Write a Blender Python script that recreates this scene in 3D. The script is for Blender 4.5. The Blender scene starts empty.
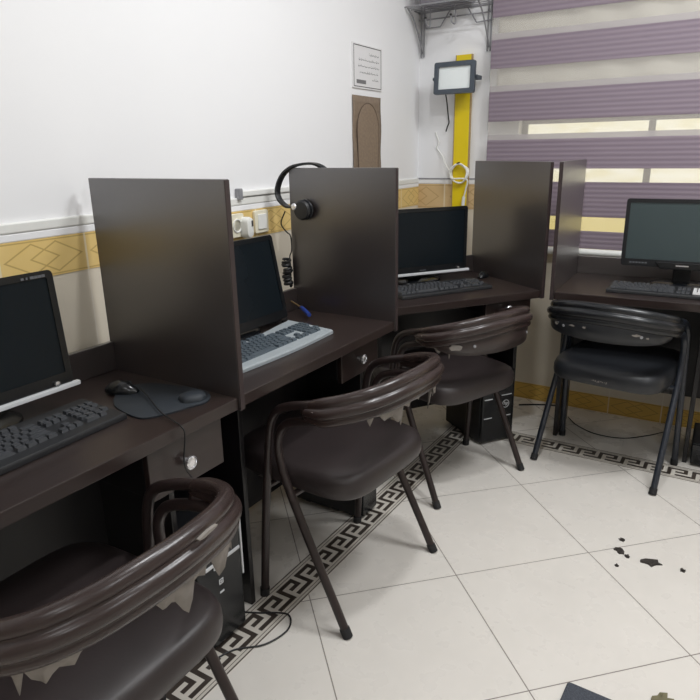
import bpy, bmesh, math, random
from mathutils import Vector, Matrix
random.seed(7)
S = bpy.context.scene
C = S.collection
PI = math.pi
R = math.radians

# ------------------------------------------------------------------ materials
class NB:
    """small helper around a node tree"""
    def __init__(s, name):
        s.m = bpy.data.materials.new(name); s.m.use_nodes = True
        s.t = s.m.node_tree; s.b = s.t.nodes['Principled BSDF']
        s.co = s.t.nodes.new('ShaderNodeTexCoord')
    def n(s, typ, **kw):
        nd = s.t.nodes.new(typ)
        for k, v in kw.items(): setattr(nd, k, v)
        return nd
    def link(s, a, b): s.t.links.new(a, b)
    def val(s, sock, v):
        if isinstance(v, bpy.types.NodeSocket): s.link(v, sock)
        else: sock.default_value = v
    def math(s, op, a, b=None, c=None, clamp=False):
        nd = s.n('ShaderNodeMath', operation=op); nd.use_clamp = clamp
        s.val(nd.inputs[0], a)
        if b is not None: s.val(nd.inputs[1], b)
        if c is not None: s.val(nd.inputs[2], c)
        return nd.outputs[0]
    def xyz(s, out='Object'):
        sp = s.n('ShaderNodeSeparateXYZ'); s.link(s.co.outputs[out], sp.inputs[0]); return sp.outputs
    def mix(s, f, a, b):
        nd = s.n('ShaderNodeMix', data_type='RGBA')
        s.val(nd.inputs['Factor'], f); s.val(nd.inputs['A'], a); s.val(nd.inputs['B'], b)
        return nd.outputs['Result']
    def noise(s, scale, detail=3, stretch=(1, 1, 1), rough=.5):
        mp = s.n('ShaderNodeMapping'); mp.inputs['Scale'].default_value = stretch
        s.link(s.co.outputs['Object'], mp.inputs[0])
        nz = s.n('ShaderNodeTexNoise'); nz.inputs['Scale'].default_value = scale
        nz.inputs['Detail'].default_value = detail; nz.inputs['Roughness'].default_value = rough
        s.link(mp.outputs[0], nz.inputs[0]); return nz.outputs[0]
    def ramp(s, f, stops):
        r = s.n('ShaderNodeValToRGB'); e = r.color_ramp.elements
        while len(e) < len(stops): e.new(.5)
        for el, (p, c) in zip(e, stops): el.position = p; el.color = c
        s.link(f, r.inputs[0]); return r.outputs[0]
    def bump(s, h, strength=.2, dist=.002):
        b = s.n('ShaderNodeBump'); b.inputs['Strength'].default_value = strength
        b.inputs['Distance'].default_value = dist; s.link(h, b.inputs['Height'])
        s.link(b.outputs[0], s.b.inputs['Normal'])
    def set(s, col=None, rough=None, metal=None, spec=None, coat=None, emit=None, es=None, alpha=None, trans=None):
        I = s.b.inputs
        if col is not None: s.val(I['Base Color'], col)
        if rough is not None: s.val(I['Roughness'], rough)
        if metal is not None: s.val(I['Metallic'], metal)
        if spec is not None: s.val(I['Specular IOR Level'], spec)
        if coat is not None: s.val(I['Coat Weight'], coat)
        if emit is not None: s.val(I['Emission Color'], emit); s.val(I['Emission Strength'], es)
        if alpha is not None: s.val(I['Alpha'], alpha)
        if trans is not None: s.val(I['Transmission Weight'], trans)
        return s.m

def lin(r, g, b):
    f = lambda c: (c / 12.92 if c <= .04045 else ((c + .055) / 1.055) ** 2.4)
    return (f(r / 255), f(g / 255), f(b / 255), 1)

def speckled(name, c, rough=.5, amt=.12, scale=60, **kw):
    """procedural material: base colour with slight noise variation"""
    n = NB(name); f = n.noise(scale, 4)
    d = tuple(x * (1 - amt) for x in c[:3]) + (1,); l = tuple(min(1, x * (1 + amt)) for x in c[:3]) + (1,)
    return n.set(col=n.mix(f, d, l), rough=rough, **kw)

def wood_mat(name, c0, c1, rough=.36, stretch=(2, 2, 60), coat=.5, spec=1.0):
    n = NB(name); f = n.noise(9, 6, stretch, .6)
    n.bump(f, .06, .001)
    f2 = n.noise(3, 3)
    col = n.mix(n.math('MULTIPLY', f, 1.0, clamp=True), c0, c1)
    rg = n.math('ADD', n.math('MULTIPLY', f2, .08), rough - .04)
    n.b.inputs['Coat Roughness'].default_value = .36; n.b.inputs['Coat IOR'].default_value = 1.95
    return n.set(col=col, rough=rg, spec=spec, coat=coat)

M = {}
M['wenge'] = wood_mat('wenge laminate', lin(25, 18, 18), lin(48, 37, 36), .36, (2, 2, 60), .9)
M['wenge_top'] = wood_mat('wenge desktop laminate', lin(26, 19, 18), lin(54, 42, 39), .34, (2, 50, 50), 0.0, .5)
M['edge'] = speckled('dark edge banding', lin(56, 46, 46), .4)
M['black_panel'] = speckled('black laminate', lin(20, 18, 20), .4)
M['black_plastic'] = speckled('black plastic', lin(27, 28, 31), .42)
M['black_gloss'] = speckled('glossy black plastic', lin(18, 20, 23), .22)
M['screen'] = speckled('dark display glass', lin(18, 25, 30), .22, .05, 20, spec=.22)
M['screen_matte'] = speckled('display with painted reflection', lin(62, 74, 76), .42, .05, 12, spec=.5)  # reflection of the bright room put into the base grey
M['key_dark'] = speckled('dark keys', lin(58, 60, 64), .5)
M['key_grey'] = speckled('slate grey keys', lin(74, 84, 92), .5)
M['key_white'] = speckled('white keys', lin(205, 205, 205), .5)
M['kb_silver'] = speckled('pale silver plastic', lin(152, 159, 163), .45)
M['chrome'] = speckled('chrome', lin(225, 225, 228), .18, .03, metal=.85)
M['silver_paint'] = speckled('silver paint', lin(205, 207, 210), .35, .03)
M['white_plastic'] = speckled('white plastic', lin(232, 232, 228), .4, .03)
M['cream_plastic'] = speckled('cream plastic', lin(232, 226, 205), .4, .03)
M['pad_blue'] = speckled('blue grey gel pad', lin(33, 39, 46), .6)
M['pen_blue'] = speckled('blue plastic', lin(38, 62, 140), .35)
M['brass'] = speckled('yellowish metal', lin(150, 125, 85), .35, metal=.6)
M['steel_dark'] = speckled('grey steel wire', lin(146, 146, 150), .45, metal=.1)
M['flood_grey'] = speckled('slate aluminium', lin(72, 80, 90), .45)
M['flood_glass'] = speckled('frosted white lamp glass', lin(238, 244, 244), .2, .02)
M['paper'] = speckled('white paper', lin(228, 227, 228), .6, .02)
M['ink_soft'] = speckled('faded ink', lin(120, 119, 121), .7)
M['mark_grey'] = speckled('grey printed marks', lin(92, 94, 98), .5)
M['ink'] = speckled('black ink', lin(70, 68, 70), .7)
M['lining'] = speckled('torn pale lining', lin(134, 128, 122), .8, .25, 40)
M['rubber'] = speckled('black rubber', lin(28, 28, 30), .7)
M['cable'] = speckled('black cable', lin(22, 22, 24), .5)
M['scrap'] = speckled('dark scraps', lin(48, 42, 38), .8, .5, 90)
M['olive'] = speckled('olive brown scrap', lin(110, 104, 78), .8, .3)
M['mesh_grey'] = speckled('grey violet fabric', lin(140, 136, 144), .8)
M['yellow'] = speckled('yellow paint', lin(232, 205, 8), .4, .03, 30)
M['yellow_shaded'] = speckled('shaded yellow edge', lin(168, 140, 96), .6)  # shade on the yellow board's sides put into the colour

def vinyl(name, c, rough=.34, tear=None, thr=.74):
    n = NB(name)
    f = n.noise(170, 4); g = n.noise(6, 3)
    d = tuple(x * .75 for x in c[:3]) + (1,); l = tuple(x * 1.2 for x in c[:3]) + (1,)
    col = n.mix(g, d, l)
    if tear:
        t = n.math('GREATER_THAN', n.noise(20, 5, (1, 1, 1.6), .62), thr)
        col = n.mix(t, col, tear)
    n.bump(f, .12, .0015)
    return n.set(col=col, rough=rough)
M['vinyl_brown'] = vinyl('brown vinyl', lin(54, 44, 42), .32)
M['vinyl_seat'] = vinyl('brown vinyl seat', lin(50, 43, 43), .42)
M['vinyl_worn'] = vinyl('worn brown vinyl', lin(52, 41, 39), .27, lin(150, 140, 136), .735)
M['vinyl_black'] = vinyl('black vinyl', lin(28, 30, 33), .27, lin(150, 150, 150), .745)
M['vinyl_black_seat'] = vinyl('black vinyl seat', lin(36, 38, 42), .38)
M['tube_brown'] = speckled('dark brown painted tube', lin(44, 35, 34), .30)
M['tube_black'] = speckled('black painted tube', lin(38, 42, 50), .28)

# white painted wall
n = NB('white wall paint'); f = n.noise(1.5, 3)
M['wall'] = n.set(col=n.mix(f, lin(238, 238, 240), lin(243, 243, 244)), rough=.55, spec=.3)
n = NB('ceiling paint'); f = n.noise(3, 3)
n2 = NB('far wall paint'); f2 = n2.noise(1.5, 3)
M['wall_far'] = n2.set(col=n2.mix(f2, lin(186, 182, 176), lin(196, 192, 186)), rough=.6)
M['ceil'] = n.set(col=n.mix(f, lin(232, 232, 232), lin(240, 240, 240)), rough=.7)

def tile_mat(name, c0, c1, pitch=.25, rough=.25):
    """glossy wall tile, vertical joints along local X, subtle clouding"""
    n = NB(name); x, y, z = n.xyz()
    f = n.noise(5, 4)
    fr = n.math('FRACT', n.math('DIVIDE', x, pitch))
    j = n.math('LESS_THAN', n.math('MINIMUM', fr, n.math('SUBTRACT', 1, fr)), .006)
    col = n.mix(f, c0, c1)
    col = n.mix(n.math('MULTIPLY', j, .6), col, lin(235, 230, 220))
    return n.set(col=col, rough=rough)
M['tile_cream'] = tile_mat('cream wall tile', lin(214, 204, 186), lin(224, 216, 200))

def band_mat(name, c0, c1, line, zc, hh, pitch=.25):
    """ochre border tile with overlapping diamond outlines and edge lines"""
    n = NB(name); x, y, z = n.xyz()
    f = n.noise(14, 4)
    col = n.mix(f, c0, c1)
    fr = n.math('MULTIPLY', n.math('SUBTRACT', n.math('FRACT', n.math('DIVIDE', x, pitch)), .5), pitch)
    dz = n.math('ABSOLUTE', n.math('DIVIDE', n.math('SUBTRACT', z, zc), hh * .78))
    tot = None
    for off in (-.035, .035):
        dx = n.math('ABSOLUTE', n.math('DIVIDE', n.math('SUBTRACT', fr, off), .075))
        dd = n.math('ABSOLUTE', n.math('SUBTRACT', n.math('ADD', dx, dz), 1))
        l = n.math('LESS_THAN', dd, .055)
        tot = l if tot is None else n.math('MAXIMUM', tot, l)
    eb = n.math('ABSOLUTE', n.math('SUBTRACT', n.math('ABSOLUTE', n.math('SUBTRACT', z, zc)), hh * .9))
    tot = n.math('MAXIMUM', tot, n.math('LESS_THAN', eb, hh * .035))
    col = n.mix(n.math('MULTIPLY', tot, .55), col, line)
    fr2 = n.math('FRACT', n.math('DIVIDE', x, pitch))
    j = n.math('LESS_THAN', n.math('MINIMUM', fr2, n.math('SUBTRACT', 1, fr2)), .012)
    col = n.mix(n.math('MULTIPLY', j, .7), col, lin(235, 225, 200))
    return n.set(col=col, rough=.28)

# floor: cream porcelain tiles laid diagonally
n = NB('cream floor tile'); x, y, z = n.xyz()
u = n.math('DIVIDE', n.math('SUBTRACT', n.math('MULTIPLY', n.math('ADD', x, y), .70711), .7245), .4835)
v = n.math('DIVIDE', n.math('SUBTRACT', n.math('MULTIPLY', n.math('SUBTRACT', y, x), .70711), 1.655), .4835)
def edge(n, q, w):
    fr = n.math('FRACT', q); return n.math('LESS_THAN', n.math('MINIMUM', fr, n.math('SUBTRACT', 1, fr)), w)
g = n.math('MAXIMUM', edge(n, u, .0034), edge(n, v, .0034))
f = n.noise(4, 6, (1, 1, 1), .62); f2 = n.noise(14, 5)
col = n.mix(f, lin(212, 207, 200), lin(228, 223, 216))
col = n.mix(n.math('MULTIPLY', f2, .25), col, lin(214, 207, 196))
col = n.mix(n.math('MULTIPLY', g, .85), col, lin(112, 102, 96))
n.bump(n.math('SUBTRACT', 1, g), .3, .001)
M['floor'] = n.set(col=col, rough=n.math('ADD', n.math('MULTIPLY', f2, .08), .24))
n = NB('border tile'); f = n.noise(20, 4)
M['border'] = n.set(col=n.mix(f, lin(196, 190, 180), lin(212, 206, 196)), rough=.28)
n = NB('border key pattern'); f = n.noise(25, 4)
M['key_pattern'] = n.set(col=n.mix(f, lin(52, 46, 42), lin(78, 70, 64)), rough=.3)
M['border_line'] = speckled('border line', lin(84, 76, 70), .3)

# zebra blind fabrics
n = NB('purple pleated fabric'); x, y, z = n.xyz()
w = n.math('SINE', n.math('MULTIPLY', z, 2 * PI / .0215))
f = n.noise(3, 3)
c = n.mix(n.math('ADD', n.math('MULTIPLY', w, .35), .5), lin(150, 136, 150), lin(166, 152, 163))
n.bump(w, .25, .002)
bs = n.set(col=c, rough=.75)
tr = n.n('ShaderNodeBsdfTranslucent'); n.link(c, tr.inputs[0])
mx = n.n('ShaderNodeMixShader'); mx.inputs[0].default_value = .25
n.link(n.b.outputs[0], mx.inputs[1]); n.link(tr.outputs[0], mx.inputs[2])
n.link(mx.outputs[0], n.t.nodes['Material Output'].inputs[0])
M['blind_solid'] = n.m
def sheer(name, c, op):
    n = NB(name); f = n.noise(8, 3, (1, 1, 3))
    col = n.mix(f, tuple(q * .92 for q in c[:3]) + (1,), c)
    n.set(col=col, rough=.8)
    tp = n.n('ShaderNodeBsdfTransparent')
    mx = n.n('ShaderNodeMixShader'); n.val(mx.inputs[0], op)
    n.link(tp.outputs[0], mx.inputs[1]); n.link(n.b.outputs[0], mx.inputs[2])
    n.link(mx.outputs[0], n.t.nodes['Material Output'].inputs[0])
    return n.m
M['blind_sheer'] = sheer('sheer mesh fabric', lin(214, 210, 204), .30)
M['blind_double'] = sheer('doubled sheer fabric', lin(196, 190, 190), .74)

# daylit frosted window glass (gives off daylight)
n = NB('frosted daylit glass'); f = n.noise(9, 4, (1, 1, 3))
c = n.ramp(f, [(.3, lin(240, 232, 190)), (.62, lin(255, 252, 232))])
px_, py_, pz_ = n.xyz(); c = n.mix(n.math('LESS_THAN', pz_, 1.08), c, lin(226, 206, 118))
M['pane'] = n.set(col=lin(200, 200, 190), rough=.3, emit=c, es=1.15)
M['win_frame'] = speckled('window frame', lin(170, 168, 165), .5)
n = NB('creased curtain'); f = n.noise(5, 3, (2.2, 1, 1))
M['curtain'] = n.set(col=n.mix(f, lin(222, 218, 206), lin(246, 242, 230)), rough=.8)

# printed arch panel
n = NB('brown printed sheet'); f = n.noise(55, 6, (1, 1, 1), .7); g = n.noise(8, 3)
c = n.mix(f, lin(96, 80, 66), lin(160, 142, 122)); c = n.mix(n.math('MULTIPLY', g, .35), c, lin(110, 92, 78))
M['print'] = n.set(col=c, rough=.6)
M['print_arch'] = speckled('arch field of the print', lin(136, 118, 100), .6, .3, 90)
M['print_dark'] = speckled('dark print border', lin(92, 76, 64), .6, .2, 90)
n = NB('charcoal carpet'); f = n.noise(260, 4); 
c = n.mix(f, lin(34, 37, 44), lin(104, 108, 116)); n.bump(f, .8, .004)
M['carpet'] = n.set(col=c, rough=.95, spec=.1)

# ------------------------------------------------------------------ mesh helpers
def link_mesh(name, bm, mats, parent=None, smooth=True, bevel=0, segs=2, ang=35):
    me = bpy.data.meshes.new(name)
    bmesh.ops.recalc_face_normals(bm, faces=bm.faces[:])
    bm.to_mesh(me); bm.free()
    if not isinstance(mats, (list, tuple)): mats = [mats]
    for m in mats: me.materials.append(M[m] if isinstance(m, str) else m)
    o = bpy.data.objects.new(name, me); C.objects.link(o)
    if parent is not None: o.parent = parent
    if smooth:
        for p in me.polygons: p.use_smooth = True
        try: me.set_sharp_from_angle(angle=R(ang))
        except Exception: pass
    if bevel:
        b = o.modifiers.new('bevel', 'BEVEL'); b.width = bevel; b.segments = segs; b.limit_method = 'ANGLE'
        b.angle_limit = R(40); b.harden_normals = False
    return o

def B(): return bmesh.new()

def box(bm, x0, x1, y0, y1, z0, z1, mi=0, mat=None):
    vs = [bm.verts.new(Vector((x, y, z)) if mat is None else mat @ Vector((x, y, z)))
          for z in (z0, z1) for y in (y0, y1) for x in (x0, x1)]
    for q in ((0, 1, 3, 2), (4, 6, 7, 5), (0, 4, 5, 1), (1, 5, 7, 3), (3, 7, 6, 2), (2, 6, 4, 0)):
        fc = bm.faces.new([vs[i] for i in q]); fc.material_index = mi
    return bm

def prism(bm, pts, z0, z1, mi=0, axis='z', scale_top=1.0):
    """closed polygon pts (a,b) extruded: axis z -> (a,b,z); axis y -> (a,z,b) """
    n_ = len(pts)
    cx = sum(p[0] for p in pts) / n_; cy = sum(p[1] for p in pts) / n_
    def V(p, h): return Vector((p[0], p[1], h)) if axis == 'z' else (Vector((p[0], h, p[1])) if axis == 'y' else Vector((h, p[0], p[1])))
    lo = [bm.verts.new(V(p, z0)) for p in pts]
    hi = [bm.verts.new(V((cx + (p[0] - cx) * scale_top, cy + (p[1] - cy) * scale_top), z1)) for p in pts]
    bm.faces.new(lo).material_index = mi; bm.faces.new(hi).material_index = mi
    for i in range(n_):
        bm.faces.new([lo[i], lo[(i + 1) % n_], hi[(i + 1) % n_], hi[i]]).material_index = mi
    return bm

def catmull(pts, per=8):
    P = [Vector(p) for p in pts]; out = []
    E = [P[0] * 2 - P[1]] + P + [P[-1] * 2 - P[-2]]
    for i in range(1, len(E) - 2):
        p0, p1, p2, p3 = E[i - 1:i + 3]
        for k in range(per):
            t = k / per
            out.append(.5 * ((2 * p1) + (p2 - p0) * t + (2 * p0 - 5 * p1 + 4 * p2 - p3) * t * t + (3 * p1 - p0 - 3 * p2 + p3) * t ** 3))
    out.append(P[-1]); return out

def tube(bm, pts, r, seg=10, closed=False, mi=0, caps=True):
    P = [Vector(p) for p in pts]; n_ = len(P)
    rad = r if callable(r) else (lambda t: r)
    rings = []; up = None
    for i in range(n_):
        a = P[(i - 1) % n_] if (closed or i > 0) else P[0]
        b = P[(i + 1) % n_] if (closed or i < n_ - 1) else P[-1]
        T = (b - a)
        if T.length < 1e-9: T = Vector((0, 0, 1))
        T.normalize()
        if up is None:
            up = Vector((0, 0, 1)) if abs(T.z) < .9 else Vector((1, 0, 0))
        N = up - T * up.dot(T)
        if N.length < 1e-6: N = T.orthogonal()
        N.normalize(); up = N; Bn = T.cross(N)
        rr = rad(i / max(1, n_ - 1))
        rings.append([bm.verts.new(P[i] + (N * math.cos(2 * PI * k / seg) + Bn * math.sin(2 * PI * k / seg)) * rr) for k in range(seg)])
    m = n_ if closed else n_ - 1
    for i in range(m):
        A, D = rings[i], rings[(i + 1) % n_]
        for k in range(seg):
            bm.faces.new([A[k], A[(k + 1) % seg], D[(k + 1) % seg], D[k]]).material_index = mi
    if caps and not closed:
        bm.faces.new(rings[0][::-1]).material_index = mi; bm.faces.new(rings[-1]).material_index = mi
    return bm

def lathe(bm, prof, seg=20, mat=None, mi=0):
    """prof: (r, z) list, revolved round local Z; closed at r=0 ends"""
    rings = []
    for r, z in prof:
        ring = []
        for k in range(seg if r > 1e-6 else 1):
            v = Vector((r * math.cos(2 * PI * k / seg), r * math.sin(2 * PI * k / seg), z))
            ring.append(bm.verts.new(v if mat is None else mat @ v))
        rings.append(ring)
    for a, b in zip(rings, rings[1:]):
        for k in range(seg):
            k2 = (k + 1) % seg
            q = [a[k % len(a)], a[k2 % len(a)], b[k2 % len(b)], b[k % len(b)]]
            q2 = [];  [q2.append(w) for w in q if w not in q2]
            if len(q2) >= 3: bm.faces.new(q2).material_index = mi
    for ring in (rings[0], rings[-1]):
        if len(ring) > 2: bm.faces.new(ring).material_index = mi
    return bm

def rings_mesh(bm, rings, cap0=True, cap1=True, closed=True, mi=0):
    V = [[bm.verts.new(Vector(p)) for p in r] for r in rings]
    for a, b in zip(V, V[1:]):
        n_ = len(a)
        for k in range(n_ if closed else n_ - 1):
            bm.faces.new([a[k], a[(k + 1) % n_], b[(k + 1) % n_], b[k]]).material_index = mi
    if cap0: bm.faces.new(V[0][::-1]).material_index = mi
    if cap1: bm.faces.new(V[-1]).material_index = mi
    return bm

def rrect(w, d, r, n_=5, cx=0, cy=0):
    out = []
    for sx, sy, a0 in ((1, 1, 0), (-1, 1, 90), (-1, -1, 180), (1, -1, 270)):
        for k in range(n_ + 1):
            a = R(a0 + 90 * k / n_)
            out.append((cx + sx * (w / 2 - r) + r * math.cos(a), cy + sy * (d / 2 - r) + r * math.sin(a)))
    return out

def inset_ring(pts, i, z):
    cx = sum(p[0] for p in pts) / len(pts); cy = sum(p[1] for p in pts) / len(pts)
    out = []
    for p in pts:
        dx, dy = p[0] - cx, p[1] - cy; l = math.hypot(dx, dy) or 1
        out.append((cx + dx * (1 - i / l), cy + dy * (1 - i / l), z))
    return out

def thing(name, label, cat, loc=(0, 0, 0), rz=0, group=None, kind=None):
    o = bpy.data.objects.new(name, None); o.empty_display_size = .05; C.objects.link(o)
    o.location = loc; o.rotation_euler = (0, 0, rz)
    return tag(o, label, cat, group, kind)
def tag(o, label=None, cat=None, group=None, kind=None):
    if label: o['label'] = label
    if cat: o['category'] = cat
    if group: o['group'] = group
    if kind: o['kind'] = kind
    return o
def struct(o, label=None):
    o['kind'] = 'structure'
    if label: o['label'] = label
    return o

# ------------------------------------------------------------------ camera
CAM_H = 1.33
yaw, pitch, roll = R(32.0), R(17.3), R(-1.05)
fw = Vector((-math.sin(yaw) * math.cos(pitch), math.cos(yaw) * math.cos(pitch), -math.sin(pitch)))
r0 = Vector((math.cos(yaw), math.sin(yaw), 0)); u0 = r0.cross(fw)
r2 = r0 * math.cos(roll) + u0 * math.sin(roll); u2 = -r0 * math.sin(roll) + u0 * math.cos(roll)
cd = bpy.data.cameras.new('camera'); cam = bpy.data.objects.new('camera', cd); C.objects.link(cam)
mw = Matrix((r2, u2, -fw)).transposed().to_4x4(); mw.translation = Vector((0, 0, CAM_H))
cam.matrix_world = mw
cd.sensor_width = 36; cd.sensor_fit = 'HORIZONTAL'; cd.lens = 36 * 640 / 700; cd.clip_start = .02
S.camera = cam

# ------------------------------------------------------------------ room shell
YB = 3.33                      # back wall face
LDIR = Vector((-.03675, .99932, 0)); LOUT = Vector((.99932, .03675, 0)); LP = Vector((-1.533, 1.1, 0))
LROT = math.atan2(LDIR.y, LDIR.x)
def lwall(s, z, off=0): p = LP + LDIR * s + LOUT * off; return (p.x, p.y, z)

XR, YF, HC = 2.9, -2.6, 3.0
bm = B(); box(bm, -1.9, XR + .1, YF - .1, YB + .14, -.1, 0)
struct(link_mesh('floor', bm, 'floor', smooth=False))
bm = B(); box(bm, -1.9, XR + .1, YF - .1, YB + .14, HC, HC + .1)
struct(link_mesh('ceiling', bm, 'ceil', smooth=False))
# left wall (local X along the wall, -Y out into the room)
wl = bpy.data.objects.new('wall_left', None); C.objects.link(wl); wl.location = LP; wl.rotation_euler = (0, 0, LROT); struct(wl)
S0, S1 = -3.75, 2.232
bm = B(); box(bm, S0, S1, .0, .1, 0, HC); struct(link_mesh('wall_plaster', bm, 'wall', wl, False))
bm = B(); box(bm, S0, S1, -.006, 0, .09, 1.034); struct(link_mesh('wall_tile', bm, 'tile_cream', wl, False))
M['band_l'] = band_mat('ochre border tile', lin(222, 190, 118), lin(236, 208, 142), lin(160, 128, 66), 1.083, .049)
bm = B(); box(bm, S0, S1, -.008, 0, 1.034, 1.132); struct(link_mesh('wall_border_tile', bm, 'band_l', wl, False))
bm = B(); box(bm, S0, S1, -.008, 0, 1.132, 1.152); struct(link_mesh('wall_cap', bm, 'wall', wl, False, .003))
bm = B(); box(bm, S0, S1, -.010, 0, 1.152, 1.178); struct(link_mesh('trim_1', bm, 'white_plastic', wl, False, .004))
M['base_l'] = band_mat('ochre baseboard tile', lin(206, 168, 78), lin(222, 186, 98), lin(140, 104, 50), .046, .045, .25)
bm = B(); box(bm, S0, S1, -.010, 0, 0, .09); o = link_mesh('baseboard_left', bm, 'base_l', None, False); o.location = LP; o.rotation_euler = (0, 0, LROT); struct(o)

# back wall with window opening (world coordinates)
WX0, WX1, WZ0, WZ1 = -1.06, .42, .86, 1.47
XL = -1.66
wb = bpy.data.objects.new('wall_back', None); C.objects.link(wb); wb.location = (0, YB, 0); struct(wb)
bm = B()
box(bm, XL, WX0, 0, .14, 0, HC); box(bm, WX1, XR, 0, .14, 0, HC)
box(bm, WX0, WX1, 0, .14, 0, WZ0); box(bm, WX0, WX1, 0, .14, WZ1, HC)
struct(link_mesh('wall_plaster', bm, 'wall', wb, False))
bm = B(); box(bm, XL, WX0, -.006, 0, .09, 1.018); box(bm, WX0, WX1, -.006, 0, .09, WZ0); box(bm, WX1, XR, -.006, 0, .09, 1.018)
struct(link_mesh('wall_tile', bm, 'tile_cream', wb, False))
M['band_b'] = band_mat('ochre border tile back', lin(206, 176, 130), lin(220, 192, 146), lin(170, 136, 90), 1.082, .064, .29)
bm = B(); box(bm, XL, WX0, -.008, 0, 1.018, 1.148); box(bm, WX1, XR, -.008, 0, 1.018, 1.148); struct(link_mesh('wall_border_tile', bm, 'band_b', wb, False))
bm = B(); box(bm, XL, WX0, -.010, 0, 1.148, 1.172); box(bm, WX1, XR, -.010, 0, 1.148, 1.172); struct(link_mesh('wall_cap', bm, 'wall', wb, False, .003))
bm = B(); box(bm, XL, WX0, -.011, 0, 1.172, 1.179); box(bm, WX1, XR, -.011, 0, 1.172, 1.179); struct(link_mesh('trim_2', bm, 'steel_dark', wb, False))
bm = B(); box(bm, XL, XR, -.010, 0, 0, .09); o = link_mesh('baseboard_back', bm, 'base_l', None, False); o.location = (0, YB, 0); struct(o)
# other walls, behind the viewer
bm = B(); box(bm, XR, XR + .1, YF, YB, 0, HC); struct(link_mesh('wall_right', bm, 'wall_far', None, False))
bm = B(); box(bm, -1.9, XR, YF - .1, YF, 0, HC); struct(link_mesh('wall_front', bm, 'wall_far', None, False))
# window
win = bpy.data.objects.new('window_1', None); C.objects.link(win); win.location = (0, YB, 0); struct(win)
bm = B()
box(bm, WX0, WX1, .05, .09, WZ0, WZ0 + .03); box(bm, WX0, WX1, .05, .09, WZ1 - .03, WZ1)
box(bm, WX0, WX0 + .03, .05, .09, WZ0 + .03, WZ1 - .03); box(bm, WX1 - .03, WX1, .05, .09, WZ0 + .03, WZ1 - .03)
box(bm, -.468, -.438, .05, .09, WZ0 + .03, WZ1 - .03); box(bm, .0, .03, .05, .09, WZ0 + .03, WZ1 - .03)
struct(link_mesh('window_frame', bm, 'win_frame', win, False, .003))
for a, b in ((WX0 + .03, -.468), (-.438, .0), (.03, WX1 - .03)):
    bm = B(); box(bm, a, b, .064, .072, WZ0 + .03, WZ1 - .03)
    struct(link_mesh('window_pane', bm, 'pane', win, False))

# greek key border set into the floor
def border(name, length, loc, rz):
    """strip along local X, outer edge at Y=0, inner at Y=.118"""
    bm = B(); W = .118
    box(bm, 0, length, 0, W, .0002, .0012, 0)
    for y0, y1 in ((.0, .004), (.0125, .0145), (W - .0145, W - .0125), (W - .004, W)):
        box(bm, 0, length, y0, y1, .0010, .0016, 2)
    g = .0143; gx = .0156; y_0 = .0233
    art = ["#####.", "#...#.", "#.###.", "#.....", "#.####"]
    k = 0; x = .02
    while x + 6 * gx < length:
        for r_, row in enumerate(art):
            c = 0
            while c < 6:
                if row[c] == '#':
                    e = c
                    while e < 6 and row[e] == '#': e += 1
                    yy = y_0 + (4 - r_) * g
                    box(bm, x + c * gx, x + e * gx, yy, yy + g, .0010, .0016, 1); c = e
                else: c += 1
        x += 6 * gx
    o = link_mesh(name, bm, ['border', 'key_pattern', 'border_line'], None, False)
    o.location = loc; o.rotation_euler = (0, 0, rz); return struct(o)
border('trim_3', 5.3, (-1.02, -2.45, 0), PI / 2)
border('trim_4', 3.7, (-1.02, 2.738, 0), 0)

# ------------------------------------------------------------------ blind
t = thing('window_blind', 'purple and sheer striped roller blind hanging over the window', 'blind', (0, YB - .045, 0))
BX0, BX1, BZ0, BZ1 = -1.205, .55, .86, 2.45
sol, shr, dbl = B(), B(), B()
edges = [(.845, .852, 's'), (.852, .936, 'p'), (.936, 1.003, 'w'), (1.003, 1.167, 'p'), (1.167, 1.229, 'w'), (1.229, 1.367, 'p'),
         (1.367, 1.392, 'd'), (1.392, 1.456, 'w'), (1.456, 1.595, 'p'), (1.595, 1.622, 'd'), (1.622, 1.701, 'w'), (1.701, 1.831, 'p'),
         (1.831, 1.858, 'd'), (1.858, 1.929, 'w'), (1.929, 2.065, 'p'), (2.065, 2.095, 'd'), (2.095, 2.165, 'w'), (2.165, 2.305, 'p'), (2.305, 2.37, 'w'), (2.37, 2.43, 'p')]
for a, b, k in edges:
    if k == 'p': box(sol, BX0, BX1, -.0022, .0, a, b)
    elif k == 'd': box(dbl, BX0, BX1, -.0012, .0, a, b)
    elif k == 'w': box(shr, BX0, BX1, -.0012, .0, a, b)
link_mesh('opaque_band', sol, 'blind_solid', t, False)
link_mesh('sheer_band', shr, 'blind_sheer', t, False)
link_mesh('doubled_band', dbl, 'blind_double', t, False)
bm = B(); tube(bm, [(BX0, -.002, .832), (BX1, -.002, .832)], .018, 12); link_mesh('bottom_rail', bm, 'white_plastic', t)
bm = B(); box(bm, BX0 - .02, BX1 + .02, -.05, .03, 2.43, 2.52); link_mesh('head_rail', bm, 'white_plastic', t, False, .01)
# creased curtain visible through the upper sheer stripes
bm = B(); cols = 120; rws = []
for j in range(9):
    zz = 1.49 + j * .12
    rws.append([(-1.18 + 1.7 * i / cols, YB - .020 + .012 * math.sin(i * .42 + j * 1.1) * (.6 + .4 * math.cos(i * .11 + j * .5)), zz) for i in range(cols + 1)])
rings_mesh(bm, rws, False, False, False)
o = link_mesh('curtain', bm, 'curtain'); sm = o.modifiers.new('solid', 'SOLIDIFY'); sm.thickness = .002
tag(o, 'pale creased curtain behind the upper sheer stripes of the blind', 'curtain')

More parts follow.
